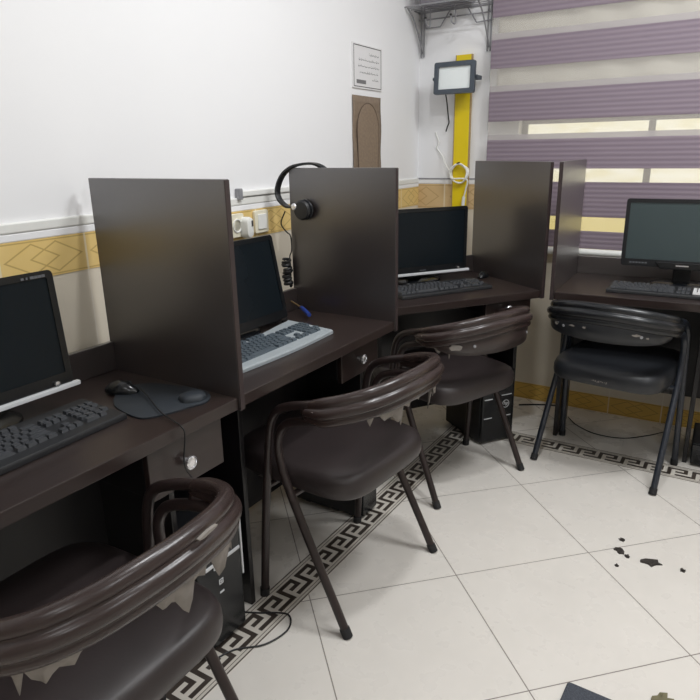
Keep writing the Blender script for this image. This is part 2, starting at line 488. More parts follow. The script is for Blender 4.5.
# ------------------------------------------------------------------ desks
def desk(loc, rz, W, label, D=.475, panel=('R',), legs=(), drawer=(.55, .79), rec=.018, dh=.125, mz=.10):
    t = thing('computer_desk', label, 'desk', loc, rz, 'dark wood computer desks along the walls')
    TH = .032
    bm = B(); box(bm, 0, W, 0, D, .75 - TH, .75); link_mesh('desktop', bm, 'wenge_top', t, False, .0025)
    bm = B(); box(bm, 0, W, D - .016, D, .75, .832); link_mesh('back_strip', bm, 'wenge', t, False, .002)
    bm = B(); box(bm, .002, W - .002, D - .06, D - .044, mz, .75 - TH); link_mesh('modesty_panel', bm, 'black_panel', t, False, .002)
    for sd in panel:
        x0, x1 = (W, W + .016) if sd == 'R' else (-.016, 0)
        bm = B(); box(bm, x0, x1, -.006, D, .715, 1.274)
        o = link_mesh('divider_panel', bm, 'wenge', t, False, .002)
        bm = B(); box(bm, x0 + .0005, x1 - .0005, -.0075, -.0055, .717, 1.272); link_mesh('edge_band', bm, 'edge', o, False)
    for lx, ly in legs:
        bm = B(); box(bm, lx, lx + .018, ly, D - .03, 0, .75 - TH); link_mesh('leg_panel', bm, 'black_panel', t, False, .002)
    if drawer:
        a, b = drawer; zt = .75 - TH - .002
        bm = B(); box(bm, a, b, rec + .018, D - .08, zt - dh + .01, zt - .001)
        link_mesh('drawer_box', bm, 'black_panel', t, False, .002)
        bm = B(); box(bm, a, b, rec, rec + .017, zt - dh, zt); o = link_mesh('drawer', bm, 'wenge_top', t, False, .002)
        mt = Matrix.Translation((a + (b - a) * .46, rec, zt - dh * .53)) @ Matrix.Rotation(PI / 2, 4, 'X')
        bm = B(); lathe(bm, [(0, 0), (.008, 0), (.0075, .012), (.016, .016), (.0165, .022), (.013, .025), (.011, .0255), (.010, .0225), (0, .0225)], 24, mt)
        link_mesh('drawer_knob', bm, 'chrome', o)
    return t
L1 = 'dark wood computer desk nearest the viewer with a black mouse pad on top'
desk((-1.022, .27, 0), PI / 2, .838, L1, D=.466, legs=((.01, .12), (.70, .13)), drawer=(.558, .79))
desk((-1.026, 1.126, 0), PI / 2, .812, 'dark wood computer desk holding the silver keyboard, between two tall dividers', D=.435, legs=((.105, .115), (.793, .13)), rec=.055)
RZ3 = R(55); e3 = Vector((math.cos(RZ3), math.sin(RZ3), 0)); n3 = Vector((math.sin(RZ3), -math.cos(RZ3), 0)); P3 = Vector((-.712, 2.700, 0))
W3 = .73; O3 = P3 - e3 * W3
desk(O3, RZ3, W3 - .016, 'dark wood corner computer desk in front of the yellow board', D=.525, legs=((.02, .15), (W3 - .019, .15)), drawer=(.46, .69), rec=.03, dh=.064)
desk((-.664, 2.684, 0), R(2.5), .84, 'dark wood computer desk under the striped window blind', D=.50, mz=.22, panel=('L',), legs=((.001, .225), (.56, .20), (.80, .2)), drawer=(.56, .80))
def d3(s, tt, z=0): p = P3 - e3 * s - n3 * tt; return (p.x, p.y, z)

# ------------------------------------------------------------------ monitors
def monitor(loc, rz, W, H, z0, label, tilt=0, strip='full', matte=False, logo=None, base_y=.0):
    """local X right, -Y front; loc = desk point under the centre of the screen face"""
    t = thing('monitor', label, 'monitor', loc, rz, 'flat computer monitors on the desks')
    MT = Matrix.Translation((0, 0, z0)) @ Matrix.Rotation(-tilt, 4, 'X')
    bz = .016; hb = .030
    # housing: front ring + tapered rear shell
    bm = B()
    o_ = rrect(W, H, .012, 4, 0, H / 2); mid = rrect(W * .985, H * .98, .02, 4, 0, H / 2); bk = rrect(W * .6, H * .55, .03, 4, 0, H / 2)
    iw = rrect(W - 2 * bz, H - bz - hb, .003, 4, 0, hb + (H - bz - hb) / 2)
    seq = [[(p[0], .004, p[1]) for p in iw], [(p[0], 0, p[1]) for p in iw], [(p[0], 0, p[1]) for p in o_], [(p[0], .022, p[1]) for p in mid], [(p[0], .055, p[1]) for p in bk]]
    rings_mesh(bm, [[MT @ Vector(p) for p in r_] for r_ in seq], False, True)
    ho = link_mesh('housing', bm, 'black_gloss' if not matte else 'black_plastic', t)
    bm = B(); box(bm, -W / 2 + bz - .001, W / 2 - bz + .001, .0025, .012, hb - .001, H - bz + .001, 0, MT)
    link_mesh('screen', bm, 'screen_matte' if matte else 'screen', t, False)
    if strip == 'full':
        bm = B(); box(bm, -W / 2 + .004, W / 2 + .012, -.010, .004, -.008, .003, 0, MT); link_mesh('chrome_strip', bm, 'silver_paint', t, False, .002)  # bright reflection of the chrome put in as pale colour
        bm = B(); lathe(bm, [(0, 0), (.006, 0), (.006, .006), (0, .007)], 14, MT @ Matrix.Translation((W / 2 - .045, -.002, .010)) @ Matrix.Rotation(PI / 2, 4, 'X'))
        link_mesh('power_button', bm, 'chrome', t)
    elif strip == 'badge':
        bm = B(); pts = [(-.105, .024), (.105, .024), (.085, -.006), (-.085, -.006)]
        prism(bm, pts, -.006, .012, 0, 'y'); bm.transform(MT); link_mesh('chin', bm, 'black_gloss', t, False, .003)
        bm = B(); box(bm, -.024, .024, -.0065, -.005, .008, .013, 0, MT); link_mesh('badge', bm, 'chrome', t, False)
        bm = B(); lathe(bm, [(0, 0), (.005, 0), (.005, .003), (0, .003)], 12, MT @ Matrix.Translation((.062, -.005, .011)) @ Matrix.Rotation(PI / 2, 4, 'X')); link_mesh('power_button', bm, 'black_gloss', t)
    if logo:
        bm = B()
        for x0, x1, zz, hh in logo: box(bm, x0, x1, -.0008, .001, zz, zz + hh, 0, MT)
        link_mesh('printed_lettering', bm, 'mark_grey', t, False)
    # stand
    nz = z0 + .07
    bm = B(); box(bm, -.035, .035, .04 + .03, .075 + .03, .76, z0 + H * .45, 0); link_mesh('stand_neck', bm, 'black_plastic', t, False, .006)
    bm = B(); pr = [(math.cos(a) * .125, .075 + math.sin(a) * .085) for a in [2 * PI * k / 32 for k in range(32)]]
    rings_mesh(bm, [inset_ring(pr, 0, .7505), inset_ring(pr, .002, .757), inset_ring(pr, .014, .764), inset_ring(pr, .06, .767)])
    link_mesh('stand_base', bm, 'black_gloss', t)
    return t
monitor((-1.330, .648, 0), PI / 2, .455, .272, .812, 'black monitor with a chrome strip cut off by the left edge of the photo', tilt=R(4),
        logo=[(.150, .157, .258, .005), (.162, .166, .258, .005), (.172, .181, .2575, .006), (.182, .190, .2575, .006), (.191, .199, .2575, .006), (.200, .208, .2575, .006)])
monitor((-1.345, 1.522, 0), PI / 2, .445, .290, .775, 'black monitor leaning back behind the silver keyboard', tilt=R(11), strip=None)
q = d3(.383, .36)
monitor(q, RZ3, .455, .285, .800, 'black monitor with a chrome strip in front of the yellow board',
        logo=[(-.016, -.010, .010, .004), (-.008, -.002, .010, .004), (.0, .006, .010, .004), (.008, .014, .010, .004)])
monitor((-.222, 2.985, 0), R(2.5), .480, .282, .835, 'grey screened monitor in front of the striped blind', strip='badge', matte=True,
        logo=[(-.205 + .012 * k, -.196 + .012 * k, .012, .006) for k in range(6)])

# ------------------------------------------------------------------ keyboards
def key_mesh(w, d, h):
    bm = B()
    a = [(-w / 2, -d / 2, 0), (w / 2, -d / 2, 0), (w / 2, d / 2, 0), (-w / 2, d / 2, 0)]
    s = .80; b = [(x * s, y * s + .0008, h) for x, y, z in a]
    rings_mesh(bm, [a, b]); return bm
KEYCACHE = {}
def keyboard(loc, rz, label, body, key, W=.45, D=.155, style='flat', numpad=None):
    t = thing('keyboard', label, 'keyboard', loc, rz, 'computer keyboards on the desks')
    z0 = .751
    slope = lambda y: z0 + .014 + .010 * (y + D / 2) / D
    bm = B()
    N = 24
    front = [(-W / 2 + W * k / N, -D / 2) for k in range(N + 1)]
    if style == 'wave':
        backp = [(W / 2 - W * k / N, D / 2 + .012 * math.cos(2 * PI * (k / N) * 1.0) + (.006 if k in (0, N) else 0) - .008) for k in range(N + 1)]
        front = [(x, y - .010 * math.cos(PI * x / W) - .004) for x, y in front]
    else: backp = [(W / 2 - W * k / N, D / 2) for k in range(N + 1)]
    ol = front + backp
    if style == 'wave': hgt = [(0, .001), (.006, .0), (.016, .003), (.022, .012)]
    rings = [[(x, y, z0) for x, y in ol], [(x, y, slope(y) - .005) for x, y in ol]]
    cx = 0
    rings.append([(x * .985, y * .96, slope(y)) for x, y in ol])
    rings_mesh(bm, rings); link_mesh('case', bm, body, t, True, 0)
    # key wells and 100 keys
    p = .0187 * (W / .45)
    rows = []
    x_l = -W / 2 + .012; top = D / 2 - .022 - (.012 if style == 'wave' else 0)
    nx = x_l + 15 * p + .008; kx = nx + 3 * p + .008
    dd = .0178 * (D / .155)
    def add(x, y, w, mk):
        k = (round(w, 4), round(dd, 4), mk)
        if k not in KEYCACHE:
            o = link_mesh('key', key_mesh(w - .0022, dd - .0025, .0075), mk, t, False); KEYCACHE[k] = o.data
        else:
            o = bpy.data.objects.new('key', KEYCACHE[k]); C.objects.link(o); o.parent = t
        o.location = (x + w / 2, y, slope(y) - .0008)
    fx = x_l
    for i in range(12):
        add(fx, top, p, key); fx += p * (1.0 if i % 4 != 3 else 1.55) + (p * .35 if i == 0 else 0)
    lay = [[1] * 13 + [2], [1.5] + [1] * 12 + [1.5], [1.75] + [1] * 11 + [2.25], [2.25] + [1] * 10 + [2.75], [1.25, 1.25, 1.25, 6.25, 1.25, 1.25, 1.25, 1.25]]
    yy = top - dd * 1.35
    for r_, row in enumerate(lay):
        fx = x_l; y = yy - r_ * dd
        for w in row: add(fx, y, p * w, key); fx += p * w
    for r_ in (0, 1):
        for c in range(3): add(nx + c * p, yy - r_ * dd, p, key)
    add(nx + p, yy - 3 * dd, p, key)
    for c in range(3): add(nx + c * p, yy - 4 * dd, p, key)
    nk = numpad or key
    for r_ in range(5):
        for c in range(4):
            if r_ == 4 and c in (1,): continue
            if r_ in (2, 4) and c == 3: continue
            add(kx + c * p if not (r_ == 4 and c == 0) else kx, yy - r_ * dd, p * (2 if r_ == 4 and c == 0 else 1), nk if (c < 3 and numpad) else key)
    return t
keyboard((-1.226, .655, 0), PI / 2 + R(2), 'black keyboard in front of the monitor at the left edge', 'black_plastic', 'key_dark', .45, .15)
keyboard((-1.222, 1.478, 0), PI / 2 + R(0), 'pale silver keyboard with slate grey keys', 'kb_silver', 'key_grey', .46, .172, 'wave')
q = d3(.40, .19)
keyboard(q, RZ3 + R(3), 'black keyboard on the corner desk in front of the yellow board', 'black_plastic', 'key_dark', .45, .15)
keyboard((-.285, 2.845, 0), R(1), 'black keyboard with white number keys below the striped blind', 'black_plastic', 'key_dark', .385, .135, 'flat', 'key_white')

# ------------------------------------------------------------------ mice, pads, small desk items
def mouse(loc, rz, label, cable=None, zoff=0):
    t = thing('mouse', label, 'mouse', loc, rz)
    t.scale = (.8, .8, .85)
    bm = B(); rings = []
    for i in range(11):
        f = i / 10; y = -.055 + .11 * f
        w = .031 * (math.sin(PI * min(max(f, .02), .98)) ** .38) * (1 - .12 * f)
        h = .034 * (math.sin(PI * min(max(f * .93 + .05, .03), .97)) ** .6)
        rings.append([(w * math.cos(a), y, max(0, h * math.sin(a)) if 0 <= a <= PI else 0) for a in [PI * k / 10 for k in range(11)]])
    rings_mesh(bm, rings); link_mesh('shell', bm, 'black_gloss', t)
    bm = B(); lathe(bm, [(0, -.003), (.008, -.003), (.008, .003), (0, .003)], 14, Matrix.Translation((0, .028, .027)) @ Matrix.Rotation(PI / 2, 4, 'Y')); link_mesh('scroll_wheel', bm, 'rubber', t)
    if cable:
        bm = B(); tube(bm, catmull(cable, 8), .0019, 8); o = link_mesh('cable', bm, 'cable', None); o.parent = t
        o.matrix_parent_inverse = Matrix.LocRotScale(t.location, t.rotation_euler, t.scale).inverted()
    return t
mouse((-1.300, .985, .7565), -R(70), 'black mouse on the dark mouse pad by the tall divider',
      [(-1.252, 1.0, .770), (-1.2, .98, .765), (-1.10, .93, .762), (-1.03, .915, .7535), (-1.012, .908, .7525), (-1.002, .907, .735), (-1.008, .903, .66), (-1.0, .925, .60), (-1.006, .95, .48), (-1.02, .98, .35)])
q = d3(-.0 + .06, .36, .7515)
mouse(q, RZ3 + 2.2, 'small black mouse at the right end of the corner desk')
# mouse pad with gel wrist rest
t = thing('mouse_pad', 'dark blue grey mouse pad with a wrist rest on the nearest desk', 'mouse pad', (-1.178, .985, .7505), 0)
ol = catmull([(-.10, -.045), (-.06, -.072), (.0, -.088), (.055, -.088), (.085, -.04), (.098, .01), (.112, .055), (.09, .095), (.045, .112), (-.02, .105), (-.10, .085), (-.14, .05), (-.135, 0), (-.10, -.045)], 6)[:-1]
bm = B(); pr = [(p.x, p.y) for p in ol]; rings_mesh(bm, [inset_ring(pr, 0, 0), inset_ring(pr, 0, .004), inset_ring(pr, .002, .005)]); link_mesh('pad', bm, 'pad_blue', t)
ol = catmull([(.045, .03), (.075, .02), (.10, .045), (.098, .075), (.07, .09), (.045, .075), (.045, .03)], 6)[:-1]
bm = B(); pr = [(p.x, p.y) for p in ol]; rings_mesh(bm, [inset_ring(pr, 0, .004), inset_ring(pr, .001, .012), inset_ring(pr, .007, .019), inset_ring(pr, .018, .022)]); link_mesh('wrist_rest', bm, 'pad_blue', t)
# screwdriver leaning on the silver keyboard
t = thing('screwdriver', 'small blue handled screwdriver beside the silver keyboard', 'screwdriver', (-1.30, 1.80, .763), 0)
A = Vector((-.010, .024, .004)); Bv = Vector((-.085, .080, .012)); Cv = Vector((-.150, .100, .026))
bm = B(); tube(bm, [A.lerp(Bv, k / 6) for k in range(7)], lambda f: .0085 - .003 * abs(f - .35), 10); link_mesh('handle', bm, 'pen_blue', t)
bm = B(); tube(bm, [Bv, Cv], .0028, 8); link_mesh('shaft', bm, 'brass', t)
# dark cable heap behind silver keyboard
bm = B(); pts = []
for k in range(46):
    a = k * .55; pts.append((-1.40 + .035 * math.cos(a) + .01 * math.sin(a * .37), 1.735 + .055 * math.sin(a * .9), .757 + .0008 * k))
tube(bm, catmull(pts, 4), .0032, 7); tag(link_mesh('cable_bundle', bm, 'cable'), 'coil of black cable lying behind the silver keyboard', 'cable')

# ------------------------------------------------------------------ computers
def tower(loc, rz, label, W=.175, H=.40, D=.31, marks='plain', logo=False):
    t = thing('computer_tower', label, 'computer tower', loc, rz, 'black computer towers under the desks')
    bm = B(); box(bm, 0, W, .02, D, .008, H); link_mesh('case', bm, 'black_plastic', t, False, .004)
    bm = B(); box(bm, .002, W - .002, .0, .02, .012, H - .004); fp = link_mesh('front_panel', bm, 'black_gloss', t, False, .006)
    for yy in (.05, D - .06):
        bm = B(); box(bm, .01, W - .01, yy, yy + .02, 0, .009); link_mesh('foot', bm, 'rubber', t, False)
    bm = B(); box(bm, .02, W - .02, -.003, .001, H - .07, H - .032); link_mesh('disc_drive', bm, 'black_plastic', fp, False, .002)
    if marks == 'silver':
        bm = B(); box(bm, .03, W - .01, -.004, .001, H * .67, H * .67 + .010); box(bm, .06, .10, -.0045, .0, H * .64, H * .675); link_mesh('silver_trim', bm, 'silver_paint', fp, False, .002)
        bm = B(); box(bm, W - .004, W + .001, -.003, .001, H * .45, H * .93); link_mesh('edge_trim', bm, 'silver_paint', fp, False)
        bm = B(); x = .078
        for a, b, c, d in ((0, .016, .0, .003), (0, .016, .013, .016), (0, .003, .003, .013), (.013, .016, .003, .013), (.005, .011, .006, .010)):
            box(bm, x + a, x + b, -.001, .001, H * .50 + c, H * .50 + d)
        link_mesh('printed_symbol', bm, 'silver_paint', fp, False)
        bm = B(); box(bm, x, x + .016, -.001, .001, H * .43, H * .43 + .006); link_mesh('indicator_light', bm, 'silver_paint', fp, False)
    if logo:
        for k, zz in enumerate((.62, .36)):
            bm = B(); box(bm, .012, .055, -.002, .001, H * zz, H * zz + .004); box(bm, W - .07, W - .015, -.002, .001, H * (zz + .03 * (1 - k)), H * (zz + .03 * (1 - k)) + .004); link_mesh('panel_slot', bm, 'silver_paint', fp, False)
        cxx, czz = W - .045, H * .53
        bm = B(); tube(bm, [(cxx + .018 * math.cos(2 * PI * k / 28), -.001, czz + .018 * math.sin(2 * PI * k / 28)) for k in range(28)], .0016, 6, True)
        cu = bpy.data.curves.new('mark', 'FONT'); cu.body = 'hp'; cu.size = .026; cu.align_x = 'CENTER'; cu.align_y = 'CENTER'; cu.extrude = .0006; cu.shear = .25
        tmp = bpy.data.objects.new('tmp', cu); C.objects.link(tmp)
        dg = bpy.context.evaluated_depsgraph_get(); me = bpy.data.meshes.new_from_object(tmp.evaluated_get(dg))
        b2 = B(); b2.from_mesh(me); b2.transform(Matrix.Translation((cxx, -.001, czz + .002)) @ Matrix.Rotation(PI / 2, 4, 'X'))
        tm = bpy.data.meshes.new('x'); b2.to_mesh(tm); b2.free(); bm.from_mesh(tm); bpy.data.objects.remove(tmp); bpy.data.meshes.remove(tm)
        link_mesh('round_emblem', bm, 'silver_paint', fp)
    return t
tower((-1.10, .985, 0), PI / 2, 'black computer tower with silver trim under the nearest desk', marks='silver', H=.40)
tower((-1.085, 1.808, 0), PI / 2, 'black computer tower under the desk with the silver keyboard', W=.108)
q = d3(.185, .14); tower(q, RZ3, 'black computer tower with a round emblem under the corner desk', W=.175, logo=True, H=.36)
# low flat case under the window desk
t = thing('computer_case', 'low black computer case lying flat under the window desk', 'computer', (-.082, 2.885, 0), R(2.5))
bm = B(); box(bm, 0, .205, .012, .26, .008, .105); link_mesh('case', bm, 'black_plastic', t, False, .004)
bm = B(); box(bm, .002, .203, 0, .012, .012, .103); fp = link_mesh('front_panel', bm, 'black_gloss', t, False, .003)
bm = B(); box(bm, .02, .13, -.002, .001, .06, .085); link_mesh('disc_drive', bm, 'black_plastic', fp, False, .001)
for xx in (.02, .165):
    bm = B(); box(bm, xx, xx + .02, .05, .22, 0, .009); link_mesh('foot', bm, 'rubber', t, False)

# ------------------------------------------------------------------ chairs
UP = [(.25, .18, 0), (.249, .172, .10), (.247, .160, .25), (.244, .147, .40), (.242, .133, .52), (.241, .122, .59), (.240, .098, .637), (.240, .05, .664), (.241, -.02, .684),
      (.229, -.095, .704), (.194, -.155, .722), (.138, -.192, .734), (.072, -.210, .741), (0, -.216, .743)]
LO = [(.25, -.145, 0), (.249, -.095, .10), (.247, -.018, .25), (.244, .050, .385), (.242, .083, .46), (.241, .096, .525), (.240, .088, .575), (.240, .055, .612), (.240, -.01, .634),
      (.227, -.085, .652), (.189, -.140, .667), (.133, -.176, .677), (.069, -.193, .683), (0, -.199, .685)]
def full(path):
    return catmull([Vector(p) for p in path] + [Vector((-p[0], p[1], p[2])) for p in path[-2::-1]], 7)

def lobes(cs, zs):
    """outline (n, z) of the union of circles stacked vertically"""
    out = []; inn = []
    for z in zs:
        o = max((c[0] + math.sqrt(c[2] ** 2 - (z - c[1]) ** 2) for c in cs if abs(z - c[1]) < c[2]), default=None)
        i = min((c[0] - math.sqrt(c[2] ** 2 - (z - c[1]) ** 2) for c in cs if abs(z - c[1]) < c[2]), default=None)
        if o is None: continue
        out.append((o, z)); inn.append((i, z))
    return out + inn[::-1]

def chair(loc, rz, label, col='brown', panel=False, torn=True, seed=1, flecks=(), under=()):
    t = thing('armchair', label, 'chair', loc, rz, 'tube framed vinyl chairs at the desks')
    rnd = random.Random(seed)
    tb = 'tube_' + col
    up, lo = full(UP), full(LO)
    bm = B(); tube(bm, up, .0128, 12); link_mesh('upper_frame', bm, tb, t)
    bm = B(); tube(bm, lo, .0128, 12); link_mesh('lower_frame', bm, tb, t)
    for p in (UP[0], LO[0]):
        for sx in (1, -1):
            q_ = UP[1] if p is UP[0] else LO[1]
            d = (Vector(q_) - Vector(p)).normalized(); a = Vector((p[0] * sx, p[1], 0)); d.x *= sx
            bm = B(); tube(bm, [a + Vector((0, 0, .0)), a + d * .028], .0152, 12); link_mesh('foot_cap', bm, 'rubber', t)
    for yy, zz in ((.147, .390), (.052, .390)):
        bm = B(); tube(bm, [(-.244, yy, zz), (.244, yy, zz)], .010, 10); link_mesh('seat_rail', bm, tb, t)
    # padded backrest, swept along the bend of the upper frame
    idx = [i for i, p in enumerate(up) if p.y < -.005 and p.z > .6]
    path = [up[i] for i in idx]; n_ = len(path)
    cs = [(0, 0, .0170), (.012, -.0265, .0172), (.008, -.0515, .0145)]
    zs = [.0169 * math.cos(PI * k / 10) for k in range(0, 6)] + [-.005, -.0085, -.0112, -.0128, -.0135, -.0142, -.0158, -.019, -.0265, -.034, -.0372, -.0392, -.0403, -.0412, -.0425, -.0455, -.0515, -.058, -.0625, -.065, -.0659]
    sec = lobes(cs, zs)
    rings = []
    for i, p in enumerate(path):
        a = path[max(0, i - 1)]; b = path[min(n_ - 1, i + 1)]; T = (b - a); T.z = 0; T.normalize()
        Nn = Vector((T.y, -T.x, 0))
        if Nn.dot(Vector((p.x, p.y + .02, 0))) < 0: Nn = -Nn
        f = i / (n_ - 1); e = min(f, 1 - f)
        k = min(1, .62 + e * 5.0) if e < .08 else 1
        rings.append([p + Nn * (q_[0] * k) + Vector((0, 0, q_[1] * (k if e < .08 else 1))) for q_ in sec])
    bm = B(); rings_mesh(bm, rings); link_mesh('backrest', bm, 'vinyl_' + ('worn' if col == 'brown' else 'black'), t, True, 0, 2, 180)
    def strip(name, f0, f1, z0, dz, mat, thick, off, jag=0):
        I = [i for i in range(n_) if f0 <= i / (n_ - 1) <= f1]
        top_, bot_ = [], []; ph = rnd.random() * 6
        for c, i in enumerate(I):
            p = path[i]; a = path[max(0, i - 1)]; b = path[min(n_ - 1, i + 1)]; T = (b - a); T.z = 0; T.normalize()
            Nn = Vector((T.y, -T.x, 0))
            if Nn.dot(Vector((p.x, p.y + .02, 0))) < 0: Nn = -Nn
            w = max(0, math.sin(PI * (c + .2) / (len(I) - .6))) ** .45 if jag == 0 else max(.30, .46 + .22 * math.sin(c * .45 + ph) + .16 * math.sin(c * 1.3 + ph * 2) + (rnd.random() * .9 if rnd.random() < jag * .3 else 0)) * min(1, .15 + 3.5 * min(c, len(I) - 1 - c) / len(I))
            top_.append(p + Nn * off + Vector((0, 0, z0)))
            bot_.append(p + Nn * (off - (.004 if jag == 0 else .012 * rnd.random())) + Vector((0, 0, z0 - dz * w)))
        bm = B(); mid = [x.lerp(y, .5) for x, y in zip(top_, bot_)]
        rings_mesh(bm, [top_, mid, bot_], False, False, False)
        o = link_mesh(name, bm, mat, t); sm = o.modifiers.new('solid', 'SOLIDIFY'); sm.thickness = thick; sm.offset = 0
        return o
    if panel:
        strip('back_panel', .10, .90, -.050, .082, 'vinyl_' + ('brown' if col == 'brown' else 'black_seat'), .016, .006)
        for f in (.30, .70):
            i = int(f * (n_ - 1)); p = path[i]; T = path[i + 1] - path[i - 1]; T.z = 0; T.normalize(); Nn = Vector((T.y, -T.x, 0))
            if Nn.dot(Vector((p.x, p.y + .02, 0))) < 0: Nn = -Nn
            bm = B(); lathe(bm, [(0, 0), (.006, 0), (.005, .003), (0, .004)], 12, Matrix.Translation(p + Nn * .013 + Vector((0, 0, -.085))) @ Nn.to_track_quat('Z', 'Y').to_matrix().to_4x4())
            link_mesh('rivet', bm, 'steel_dark', t)
    if torn:
        for f0, f1, dz, jg in torn:
            strip('torn_lining', f0, f1, -.055, dz, 'lining', .002, .004, jg)
    for f, dz, w, h in flecks:
        i = int(f * (n_ - 1)); p = path[i]; T = path[i + 1] - path[i - 1]; T.z = 0; T.normalize(); Nn = Vector((T.y, -T.x, 0))
        if Nn.dot(Vector((p.x, p.y + .02, 0))) < 0: Nn = -Nn
        of = .0300 if dz > -.06 else .0165
        bm = B(); ring = []
        for k in range(11):
            a = 2 * PI * k / 11; q_ = .5 + .5 * rnd.random()
            ring.append(p + T * (w * q_ * math.cos(a)) + Vector((0, 0, dz + h * q_ * math.sin(a))))
        rings_mesh(bm, [[v + Nn * (of - .006) for v in ring], [v + Nn * of for v in ring]]); link_mesh('torn_patch', bm, 'lining', t)
    # seat
    ol = []
    for k in range(56):
        a = 2 * PI * k / 56; ca, sa = math.cos(a), math.sin(a); ex = 2 / 5.0
        ol.append((.226 * math.copysign(abs(ca) ** ex, ca),   .100 + .245 * math.copysign(abs(sa) ** ex, sa)))
    bm = B()
    rings_mesh(bm, [inset_ring(ol, i, z) for i, z in ((.03, .3995), (.008, .401), (.0, .410), (-.003, .428), (-.002, .448), (.006, .466), (.02, .475), (.06, .480), (.12, .483), (.19, .484))])
    link_mesh('seat', bm, 'vinyl_seat' if col == 'brown' else 'vinyl_black_seat', t)
    for ux, uy, w, h in under:
        bm = B(); ph = rnd.random() * 6
        tp = [(ux - w / 2 + w * k / 10, uy + .004 * math.sin(k + ph), .402) for k in range(11)]
        md = [(p[0] + .003 * math.sin(k * 2 + ph), p[1] - .012 + .006 * math.sin(k * 1.3 + ph), .402 - h * .5 * (.5 + .5 * math.sin(PI * k / 10))) for k, p in enumerate(tp)]
        bt = [(p[0] + .006 * math.sin(k * 1.7), p[1] - .004 + .008 * math.sin(k * 1.1 + ph), .402 - h * (.25 + .6 * math.sin(PI * k / 10) + .15 * rnd.random())) for k, p in enumerate(tp)]
        rings_mesh(bm, [tp, md, bt], False, False, False); o = link_mesh('seat_lining', bm, 'lining', t); sm = o.modifiers.new('solid', 'SOLIDIFY'); sm.thickness = .0015
    if col == 'black':
        bm = B()
        for k in range(9):
            tube(bm, [(-.03 + .007 * k + rnd.random() * .004, -.149, .425 + .004 * rnd.random()), (-.028 + .007 * k, -.151, .420 + .006 * rnd.random())], .0016, 5)
        link_mesh('torn_lining', bm, 'lining', t)
    return t
chair((-.94, 1.526, 0), PI / 2 - R(4.5), 'brown vinyl chair with torn backrest in front of the silver keyboard', torn=((.42, .80, .072, .3), (.12, .34, .135, .4)), seed=4, under=((.12, -.02, .10, .055), (-.17, .22, .07, .06), (.02, .16, .05, .03)))
chair((-.915, .577, 0), PI / 2 - R(-1), 'brown vinyl chair nearest the viewer, cut off at the lower left', torn=((.04, .62, .105, .5), (.66, .90, .06, .5)), flecks=((.44, .004, .030, .004),), seed=2)
chair((-.923, 2.313, 0), R(68.5), 'brown vinyl chair with an intact back panel at the corner desk', panel=True, torn=((.78, .92, .07, .5),), flecks=((.80, -.075, .030, .014),), seed=3)
chair((-.412, 2.725, 0), R(-7.8), 'black vinyl chair at the desk under the blind', col='black', panel=True, torn=(), flecks=((.76, -.078, .010, .006), (.64, -.080, .016, .004), (.58, -.082, .008, .005), (.32, -.082, .018, .006), (.27, -.085, .008, .004)), seed=5)

# ------------------------------------------------------------------ on the left wall (local X along wall, -Y out)
def on_left(name, label, cat, s, z, off=0): return thing(name, label, cat, lwall(s, z, off), LROT)
t = on_left('cable_trunking', 'thin white cable trunking running along the left wall above the border tiles', 'cable trunking', 0, 1.184)
bm = B(); box(bm, .67, 1.16, -.016, -.0, -.003, .016); link_mesh('channel', bm, 'white_plastic', t, False, .003)
bm = B(); box(bm, .648, .668, -.022, -.0, -.012, .026); link_mesh('end_cap', bm, 'steel_dark', t, False, .003)
t = on_left('light_switch', 'square cream light switch on the border tiles between the first two dividers', 'light switch', .769, 1.086, .008)
bm = B(); prism(bm, rrect(.080, .082, .008), -.012, 0, 0, 'y'); link_mesh('plate', bm, 'cream_plastic', t, True, .002)
bm = B(); prism(bm, rrect(.050, .055, .004), -.016, -.011, 0, 'y'); link_mesh('rocker', bm, 'white_plastic', t, True, .0015)
t = on_left('wall_socket', 'square cream wall socket half hidden behind a white adaptor', 'wall socket', .625, 1.085, .008)
bm = B(); prism(bm, rrect(.080, .082, .008), -.012, 0, 0, 'y'); link_mesh('plate', bm, 'cream_plastic', t, True, .002)
bm = B(); lathe(bm, [(.024, 0), (.024, .004), (.020, .004), (.018, -.004), (0, -.004)], 20, Matrix.Translation((0, -.012, 0)) @ Matrix.Rotation(PI / 2, 4, 'X')); link_mesh('socket_face', bm, 'white_plastic', t)
t = on_left('plug_adaptor', 'rounded white plug adaptor with a small dark slot', 'adaptor', .662, 1.076, .0205)
bm = B(); rings_mesh(bm, [[(x, y, z) for x, z in rrect(w, h, r_)] for w, h, r_, y in ((.040, .074, .019, 0), (.040, .074, .019, -.022), (.034, .068, .016, -.030), (.02, .05, .009, -.033))]); link_mesh('body', bm, 'white_plastic', t)
bm = B(); box(bm, .002, .011, -.0345, -.031, .004, .024); link_mesh('slot', bm, 'ink', t, False)
